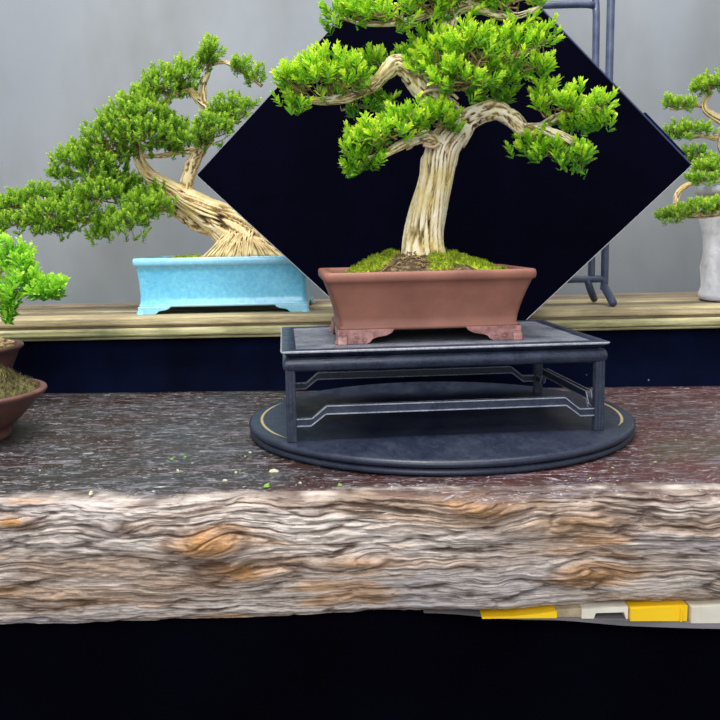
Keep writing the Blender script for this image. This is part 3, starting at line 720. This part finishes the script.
trunk = [(423, 268, 27), (423, 246, 22.5), (426, 225, 19), (431, 200, 17.5), (436, 178, 17), (439, 160, 18), (444, 146, 17.5), (456, 132, 15), (462, 124, 12)]
branches = [
 [(452, 140, 13), (464, 123, 12), (478, 114, 10.5), (496, 110, 9.5), (512, 119, 8.5), (524, 130, 8), (538, 129, 7), (552, 133, 5.5, -.01), (566, 138, 4.5, -.015), (584, 150, 3, -.02)],
 [(540, 129, 5), (552, 120, 4.5), (566, 114, 3.5), (588, 110, 3), (604, 112, 2)],
 [(455, 135, 13), (452, 116, 12, .0), (437, 104, 11.5, -.005), (422, 88, 11.5, -.01), (408, 70, 10, -.015), (397, 63, 9, -.015), (386, 72, 8, -.015), (374, 84, 7, -.01), (354, 95, 5.5, -.004), (332, 100, 4.5, .0), (310, 100, 3.2, .0), (290, 94, 2.2, .0)],
 [(440, 108, 9, .01), (444, 80, 8.5, .02), (440, 50, 8, .015), (448, 26, 8, 0), (450, 8, 7, 0), (444, -14, 5, 0), (436, -34, 3, 0)],
 [(450, 16, 6, 0), (430, 14, 4.5, -.005), (408, 21, 3.6, -.008), (385, 24, 2.6, -.006), (362, 24, 1.8, -.004), (344, 18, 1.4, -.004)],
 [(450, 14, 6, 0), (470, 6, 5, -.01), (486, 11, 4.2, -.015), (504, 16, 4, -.018), (522, 15, 3, -.018), (542, 6, 2, -.015)],
 [(448, 152, 8, -.005), (430, 138, 7, -.02), (412, 140, 5.5, -.028), (396, 148, 4.5, -.03), (376, 158, 3.5, -.03), (350, 160, 2.2, -.025)],
 [(444, 80, 6, .01), (460, 86, 5, -.005), (480, 74, 4, -.015), (510, 58, 3.2, -.015), (540, 46, 2.2, -.01)]]
pads = [
 (386, 10, 38, 17, -.015, 400, 24, .62), (352, 12, 18, 16, -.01, 362, 24, .6), (334, 14, 13, 16, .035, 350, 20, .3), (424, 2, 34, 20, -.01, 430, 16, .6), (465, -6, 40, 18, -.01, 460, 6, .6),
 (515, -2, 30, 15, -.015, 510, 14, .6), (540, -2, 14, 9, -.012, 530, 10, .6), (436, -36, 50, 24, 0, 440, -20, .6), (480, -40, 30, 18, 0, 450, -20, .6),
 (437, 62, 28, 28, -.022, 446, 84, .62), (428, 44, 20, 18, .01, 446, 60, .4), (470, 52, 32, 32, -.025, 470, 80, .6), (458, 78, 36, 18, -.03, 460, 88, .58), (505, 46, 34, 22, -.015, 500, 64, .6),
 (538, 38, 24, 17, -.012, 535, 50, .6), (520, 66, 30, 14, -.015, 510, 66, .55), (500, 78, 22, 12, -.005, 480, 80, .4),
 (498, 98, 20, 13, .012, 490, 108, .2), (478, 92, 14, 11, .02, 480, 100, .15),
 (296, 82, 22, 24, -.012, 308, 100, .55), (322, 74, 28, 24, -.018, 330, 100, .6), (352, 74, 26, 20, -.02, 352, 95, .55), (380, 62, 22, 13, .01, 385, 74, .45), (296, 104, 18, 13, -.01, 305, 104, .45), (404, 54, 15, 9, .012, 398, 62, .4), (348, 92, 26, 10, .012, 348, 98, .3), (365, 106, 24, 8, .015, 352, 98, .2), (386, 98, 14, 12, .02, 380, 86, .2),
 (350, 151, 17, 17, -.03, 366, 160, .52), (362, 142, 18, 16, -.03, 372, 158, .55), (356, 166, 12, 8, -.03, 362, 162, .35), (378, 134, 28, 20, -.035, 385, 152, .58), (408, 122, 26, 18, -.035, 410, 140, .58), (432, 118, 24, 16, -.03, 430, 136, .52), (452, 116, 13, 15, -.03, 440, 134, .45), (392, 116, 18, 12, -.03, 400, 138, .55), (368, 160, 18, 9, -.025, 372, 160, .25),
 (545, 100, 18, 22, -.01, 550, 122, .55), (570, 104, 26, 18, -.015, 570, 114, .6), (598, 104, 19, 16, -.01, 596, 112, .6), (600, 122, 15, 12, -.015, 596, 112, .5), (572, 124, 26, 10, .0, 570, 116, .4),
 (530, 148, 20, 11, -.005, 545, 132, .4), (556, 150, 22, 12, -.012, 560, 138, .45), (582, 155, 18, 13, -.02, 580, 148, .45), (566, 160, 18, 9, -.02, 570, 150, .3), (528, 138, 14, 8, .0, 540, 132, .5)]
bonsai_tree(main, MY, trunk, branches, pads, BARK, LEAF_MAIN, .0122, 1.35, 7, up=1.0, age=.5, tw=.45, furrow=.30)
sM = (MY-CAM[1])/FPX
for P in ([(418, 96), (428, 91), (440, 90), (452, 94), (458, 99)], [(414, 132), (415, 140), (411, 147), (406, 149)], [(423, 145), (433, 147), (440, 143)]):
    V, F, _ = tube([at(a, b, MY-.025) for a, b in P], [1.5*sM]*len(P), 8, .002); mesh('wire', V, F, WIRE, main)

# ------------------------------------------------------------------ bonsai in the blue pot
BY = .355
pl = onz(134, 312, SHZ); bz0 = SHZ
bcy = BY+.075; rL = at(131, 259, bcy-.09); rR = at(309, 257, bcy-.09)
bhx = (rR[0]-rL[0])/2-.004
bc = ((rL[0]+rR[0])/2, bcy)
bt = thing('bonsai', (bc[0], bc[1], bz0), 'sprawling leaning bonsai in a light blue glazed pot on the pine shelf', 'bonsai')
BH = at(220, 257, bc[1]-.09)[2]-bz0
bp = rect_pot(bt, bc, 0, bz0, BH, bhx, .086, bhx-.0035, .081, .013, .004, BLUE, BLUE, .011, .05, scroll=False, fl=.0045, band_=.002)
def fzb(x, y):
    e = np.maximum(np.abs(x)/(bhx-.01), np.abs(y)/.076); return bz0+BH-.006+.008*(1-np.clip(e, 0, 1)**2)*np.exp(-((x-.0)/.09)**2)+.003*fbm(x*60, y*60, 0, 3, 4)
heightfield(bt, 'soil', bc, 0, bhx-.0095, .0755, fzb, GRAVEL, 90, 60)
moss_patch(bt, bc, 0, -.07, -.04, .03, .02, .002, fzb, MOSS, seed=61)
TY = bc[1]-.01
rg = np.random.default_rng(12); mb = MB()
for i in range(150):
    a = rg.uniform(0, 1); x0_, x1_ = 236+22*a+rg.normal(0, 4), 208+84*a+rg.normal(0, 5); y0_ = 226+14*a+rg.uniform(-4, 10); dy_ = -.028-.012*math.sin(math.pi*a)
    pts = [at(x0_, y0_, TY+dy_*.7), at((x0_*.6+x1_*.4), (y0_+252)/2-2, TY+dy_*1.15), at(x1_, 256+rg.uniform(0, 4), TY+dy_*1.5)]
    V, F, _ = tube(pts, [rg.uniform(.0008, .0018)]*3, 5, .006); mb.add(V, F)
m = Mat('straw_root', (222, 198, 142), .85); m.base(m.ramp(m.noise(70), [(.3, (178, 150, 96)), (.7, (240, 222, 172))])); STRAW = m.m
mb.build('dry_roots', STRAW, bt)['kind'] = 'stuff'
tr = [(262, 264, 30), (252, 250, 28), (238, 234, 23), (222, 220, 18), (205, 210, 14), (188, 201, 11.5), (174, 191, 8), (160, 182, 7), (148, 174, 6.5), (139, 160, 5.5), (137, 146, 5), (132, 138, 3)]
br = [[(200, 206, 10), (188, 194, 9), (187, 182, 8.5), (192, 166, 8.5), (199, 152, 8), (207, 140, 7), (213, 125, 5), (208, 110, 5.2), (199, 100, 5), (190, 90, 4), (180, 92, 2.8), (160, 104, 2.5)],
      [(208, 110, 4.5), (203, 98, 4.3), (204, 84, 4), (208, 72, 3.4), (210, 58, 2.4)],
      [(210, 114, 4), (222, 116, 3.5), (236, 118, 3), (250, 112, 2)],
      [(210, 64, 3), (224, 62, 2.8), (240, 70, 3), (252, 78, 3), (262, 86, 2.5)],
      [(236, 240, 13, .01), (216, 230, 10, .02), (196, 224, 9, .02), (178, 212, 8, .02), (160, 206, 5, .02), (130, 214, 4, .01), (90, 220, 3, .01), (40, 222, 3, 0), (5, 220, 2, 0)],
      [(199, 150, 5, 0), (180, 152, 3.5, 0), (160, 156, 3, 0), (140, 156, 2.5, 0)],
      [(137, 148, 4, 0), (118, 152, 3.5, 0), (98, 172, 3, 0), (70, 192, 3, 0), (40, 208, 2.5, 0)],
      [(190, 90, 3, 0), (176, 96, 3, 0), (162, 92, 2.4, 0), (150, 88, 2, 0)]]
bpads = [(210, 52, 14, 10, 0, 210, 60), (204, 62, 10, 9, 0, 208, 66, .35), (240, 64, 15, 7, 0, 240, 72), (256, 76, 11, 8, 0, 254, 80), (234, 106, 22, 10, 0, 236, 116), (222, 112, 12, 9, 0, 230, 116, .4),
 (212, 128, 20, 14, -.02, 208, 142), (200, 138, 14, 10, -.02, 204, 144), (184, 74, 18, 14, 0, 182, 90), (164, 84, 22, 15, 0, 170, 94), (146, 92, 15, 11, 0, 155, 94), (188, 90, 10, 7, .01, 182, 92, .3),
 (132, 106, 20, 14, 0, 140, 120), (150, 116, 22, 18, -.01, 140, 140), (124, 122, 22, 18, -.01, 132, 140), (142, 134, 24, 15, -.02, 137, 146), (108, 140, 22, 17, -.01, 118, 152), (172, 128, 20, 11, .01, 165, 150, .35), (184, 138, 20, 10, .01, 175, 152, .35), (166, 146, 20, 8, .01, 165, 154, .3),
 (88, 150, 20, 12, 0, 100, 168), (68, 160, 18, 12, 0, 90, 172), (96, 162, 22, 13, -.01, 98, 172), (122, 156, 15, 9, 0, 118, 154, .35), (62, 176, 14, 8, .0, 80, 180, .35),
 (110, 180, 26, 13, .01, 110, 195, .4), (134, 192, 20, 13, .02, 130, 205, .3), (100, 194, 22, 14, -.02, 100, 204), (72, 196, 22, 12, .01, 70, 206, .4), (142, 206, 20, 13, -.02, 140, 214), (158, 206, 16, 12, -.015, 150, 212), (128, 222, 22, 13, -.02, 130, 218),
 (40, 196, 22, 12, .01, 45, 206, .42), (16, 204, 20, 13, 0, 20, 214), (-12, 208, 20, 15, 0, 0, 218), (50, 214, 22, 14, -.015, 50, 218), (22, 222, 22, 11, -.01, 25, 222), (78, 212, 20, 14, -.015, 80, 218), (104, 222, 14, 11, -.015, 100, 222), (98, 236, 12, 9, -.015, 100, 226), (56, 228, 20, 9, 0, 56, 224, .3), (-16, 228, 20, 10, 0, 0, 224), (158, 190, 12, 8, .0, 160, 196, .35)]
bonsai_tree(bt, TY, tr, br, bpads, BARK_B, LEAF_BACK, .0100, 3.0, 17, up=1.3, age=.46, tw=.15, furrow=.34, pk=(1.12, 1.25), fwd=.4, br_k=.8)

# ------------------------------------------------------------------ bonsai in the tall white pot
wr = at(744, 183, .40); wb = onz(740, 300, SHZ)
WYc = .42; wcx = at(749, 240, WYc)[0]; s6 = (WYc-CAM[1])/FPX
wt = thing('bonsai', (wcx, WYc, SHZ), 'tiered small-leaved bonsai in a tall white rough pot at the right edge', 'bonsai')
ztop = at(742, 184, WYc-.06)[2]
prof = [(.070, 0), (.074, .003), (.073, .010), (.066, .018), (.067, .05), (.069, .075), (.070, .10), (.072, .125), (.072, .150), (.072, .158)]
k_ = (ztop-SHZ-.012)/.158
pr = [(r*1.0, SHZ+z*k_) for r, z in prof]+[(.083, ztop-.013), (.085, ztop-.009), (.085, ztop-.002), (.082, ztop), (.070, ztop), (.068, ztop-.015)]
V, F = lathe(pr, wcx, WYc, 90)
V = np.array(V); dd = V-np.array([wcx, WYc, 0]); nn = fbm(dd[:, 0]*26, dd[:, 1]*26, V[:, 2]*26, 4, 3); kk = 1+.17*nn*sstep(SHZ+.006, SHZ+.02, V[:, 2])*sstep(ztop-.01, ztop-.03, V[:, 2])
V[:, 0] = wcx+dd[:, 0]*kk; V[:, 1] = WYc+dd[:, 1]*kk
mesh('pot', V, F, WHITE, wt)
V, F = lathe([(.069, ztop-.010), (.05, ztop-.004), (.02, ztop+.004)], wcx, WYc, 60); mesh('soil', V, F, SOIL, wt)
WTY = WYc
tr = [(748, 188, 14), (744, 172, 12), (734, 158, 9), (728, 144, 10), (727, 132, 9), (724, 122, 6), (714, 116, 4), (706, 110, 3.4), (705, 102, 3), (712, 92, 2.2)]
br = [[(706, 108, 2.6), (698, 106, 2.2), (686, 108, 2), (670, 109, 1.6)], [(716, 138, 5), (704, 136, 3), (690, 137, 2.4), (672, 136, 1.6)],
      [(736, 170, 6, -.03), (712, 178, 3.5, -.04), (690, 184, 3.4, -.04), (679, 192, 4.2, -.05), (676, 204, 3.6, -.06), (684, 215, 2.6, -.075), (704, 216, 3, -.085), (724, 214, 2.4, -.09)],
      [(742, 176, 5, -.02), (722, 172, 4, -.03), (704, 168, 3, -.03), (692, 160, 2, -.02)], [(722, 124, 5), (732, 104, 4), (740, 88, 3)]]
wp = [(712, 84, 19, 9, 0, 712, 92), (700, 86, 10, 8, 0, 706, 94), (732, 80, 18, 10, 0, 732, 92), (688, 103, 14, 6, 0, 690, 107), (670, 102, 10, 6, 0, 676, 108), (684, 130, 15, 9, 0, 688, 137), (672, 132, 9, 6, 0, 678, 136), (702, 128, 13, 6, 0, 702, 135),
      (694, 152, 12, 8, -.01, 694, 160, .3), (690, 162, 9, 6, -.01, 694, 164, .3), (704, 168, 14, 9, -.035, 706, 172), (720, 162, 15, 11, -.035, 722, 172), (736, 150, 14, 10, -.03, 736, 160), (702, 178, 16, 6, -.07, 700, 180, .35),
      (676, 213, 14, 8, -.075, 682, 216), (662, 214, 7, 6, -.07, 674, 216), (698, 208, 15, 9, -.088, 704, 216), (716, 206, 15, 9, -.09, 720, 214), (734, 206, 12, 9, -.09, 724, 214)]
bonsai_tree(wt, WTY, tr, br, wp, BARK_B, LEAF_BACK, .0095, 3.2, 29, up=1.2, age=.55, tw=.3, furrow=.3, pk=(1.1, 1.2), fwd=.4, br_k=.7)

# ------------------------------------------------------------------ two bonsai at the left edge
def round_pot(root, c, zb, r_top, r_bot, H, mat, squash=1):
    pr = [(r_bot, zb), (r_bot+.003, zb+.001), (r_bot+.004, zb+.006), (r_bot+.001, zb+.010)]
    for k in range(1, 8):
        t = k/7; pr.append((r_bot+.001+(r_top-r_bot-.004)*t**.85, zb+.010+(H-.018)*t))
    pr += [(r_top+.001, zb+H-.006), (r_top+.003, zb+H-.003), (r_top+.002, zb+H-.0005), (r_top-.002, zb+H), (r_top-.005, zb+H-.001), (r_top-.007, zb+H-.012)]
    V, F = lathe(pr, *c, 96); return mesh('pot', V, F, mat, root)
# nearest: rim's right end at (46, 388), foot's right end at (17, 445)
c1 = (-.550, -.040); zr = .0
rr1 = None
e1 = at(42, 389, c1[1]); f1 = onz(12, 446, 0)
RT1 = e1[0]-c1[0]-.003; H1 = e1[2]
b1 = thing('bonsai_pot', (c1[0], c1[1], 0), 'round brown clay pot heaped with dry moss at the left edge of the slab', 'pot')
round_pot(b1, c1, 0, RT1, RT1*.56, H1, CLAY_D)
def fz1(x, y):
    r = np.sqrt(x*x+y*y)/(RT1-.006); return H1-.004+.030*(1-np.clip(r, 0, 1)**2.2)+.003*fbm(x*70, y*70, 0, 3, 9)
n, m_ = 90, 30; V = []; F = []
for i in range(m_+1):
    for j in range(n):
        a = 2*math.pi*j/n; x = math.cos(a)*(RT1-.006)*i/m_; y = math.sin(a)*(RT1-.006)*i/m_; V.append((c1[0]+x, c1[1]+y, float(fz1(np.array(x), np.array(y)))))
for i in range(m_):
    for j in range(n): F.append((i*n+j, (i+1)*n+j, (i+1)*n+(j+1) % n, i*n+(j+1) % n))
ms = mesh('moss', V, F, DRYMOSS, b1); rg = np.random.default_rng(3)
tufts(ms, 'moss_tufts', np.array(V)[rg.choice(len(V), 1500)], DRYMOSS, .007, 4, 3)
# behind it: rim's right end at (20, 343)
c2 = (-.645, .155); e2 = at(19, 345, c2[1]); RT2 = e2[0]-c2[0]-.003; H2 = e2[2]
b2 = thing('bonsai', (c2[0], c2[1], 0), 'fresh light green bonsai in a brown pot behind the mossy pot at the left edge', 'bonsai')
round_pot(b2, c2, 0, RT2, RT2*.62, H2, CLAY_D)
V, F = lathe([(RT2-.006, H2-.006), (RT2-.02, H2-.002), (.01, H2+.004)], *c2, 60); mesh('gravel_bed', V, F, GRAVEL, b2)
rg = np.random.default_rng(8); mb = MB()
for i in range(260):
    a = rg.uniform(0, 6.28); r_ = (RT2-.01)*math.sqrt(rg.random()); s_ = rg.uniform(.0022, .005); x, y, z = c2[0]+r_*math.cos(a), c2[1]+r_*math.sin(a), H2+.001
    Vs = unit(rg.normal(size=(6, 3))); Vs = np.array([[1, 0, 0], [-1, 0, 0], [0, 1, 0], [0, -1, 0], [0, 0, .7], [0, 0, -.7]])+rg.normal(0, .2, (6, 3))
    mb.add(Vs*s_+[x, y, z], [(0, 2, 4), (2, 1, 4), (1, 3, 4), (3, 0, 4), (2, 0, 5), (1, 2, 5), (3, 1, 5), (0, 3, 5)])
g = mb.build('gravel', GRAVEL, b2, smooth=False); g['kind'] = 'stuff'
b2x = c2
s2 = (c2[1]-CAM[1])/FPX
tr = [(-38, 352, 16), (-34, 335, 13), (-28, 318, 11), (-22, 300, 9), (-18, 280, 7), (-12, 260, 4)]
br = [[(-24, 308, 6), (-8, 304, 4, -.01), (10, 296, 3, -.02), (32, 292, 2.0, -.01), (50, 290, 1.4, -.01)], [(-18, 282, 4), (-2, 272, 3, -.01), (14, 262, 2, -.015)]]
lp = [(12, 257, 20, 17, -.01, 4, 270), (-14, 246, 22, 18, 0, -10, 262), (26, 264, 12, 11, -.015, 14, 268), (18, 282, 18, 13, -.02, 10, 296), (6, 302, 15, 14, -.02, 0, 304, .45), (38, 284, 14, 9, -.02, 28, 290), (54, 284, 13, 8, -.02, 46, 288), (50, 291, 14, 6, -.02, 46, 290, .5), (30, 278, 12, 9, -.02, 30, 290), (38, 292, 13, 7, -.02, 38, 292, .5), (-26, 276, 24, 20, 0, -20, 285), (8, 314, 6, 6, -.02, 4, 308, .5)]
bonsai_tree(b2, c2[1], tr, br, lp, BARK_B, LEAF_NEAR, .0165, 1.1, 37, up=.9, age=.62, tw=.3, furrow=.3)

# ------------------------------------------------------------------ little bits lying on the slab
m = Mat('pale_chip', (214, 214, 170), .7); m.base(m.ramp(m.noise(80), [(.3, (186, 188, 132)), (.7, (232, 230, 200))])); CHIP = m.m
m = Mat('green_crumb', (120, 170, 70), .8); m.base(m.ramp(m.noise(80), [(.3, (92, 150, 50)), (.7, (160, 204, 96))])); CRUMB = m.m
def crumb(px, py, s, mat, name, label, cat, group=None, seed=0):
    rg = np.random.default_rng(seed); p = onz(px, py, -.0002); a = rg.uniform(0, 6.28)
    n = 8; V = []; top_ = []
    for k in range(n):
        t = 2*math.pi*k/n; r_ = s*(1+rg.normal(0, .18)); V.append((math.cos(t)*r_*1.5, math.sin(t)*r_*.8, -.001))
    for k in range(n):
        V.append((V[k][0]*.7, V[k][1]*.7, s*.55*(1+rg.normal(0, .2))))
    F = [(k, (k+1) % n, n+(k+1) % n, n+k) for k in range(n)]+[tuple(range(n-1, -1, -1)), tuple(n+k for k in range(n))]
    V = rotz(np.array(V), a)+[p[0], p[1], 0]; V[:, 2] += -.0008
    return tag(mesh(name, V, F, mat, None, smooth=False), label, cat, group)
crumb(274, 471, .0032, CHIP, 'bark_chip', 'largest pale yellowish chip on the slab in front of the turntable', 'chip', seed=1)
crumb(91, 492, .0020, CHIP, 'bark_chip', 'small white chip near the slab front edge at left', 'chip', seed=2)
crumb(267, 485, .0026, CRUMB, 'moss_crumb', 'green crumb at the slab edge just below the pale chip', 'crumb', seed=3)
for i, (a, b, s_) in enumerate([(172, 459, .003), (185, 457, .0024), (94, 414, .0022), (340, 484, .0022), (613, 468, .0026), (240, 470, .0015), (60, 440, .0016)]):
    crumb(a, b, s_*.7, CRUMB, 'moss_crumb', 'tiny green moss crumb lying on the dark slab top', 'crumb', 'green crumbs on the slab', seed=10+i)
for i, (a, b) in enumerate([(245, 456), (250, 452), (236, 472), (300, 482), (130, 437), (178, 470), (40, 470), (590, 478), (655, 462), (676, 440), (200, 430), (225, 480)]):
    crumb(a, b, .0011+.0003*(i % 3), CHIP, 'pale_flake', 'tiny pale flake lying on the dark slab top', 'flake', 'pale flakes on the slab', seed=30+i)
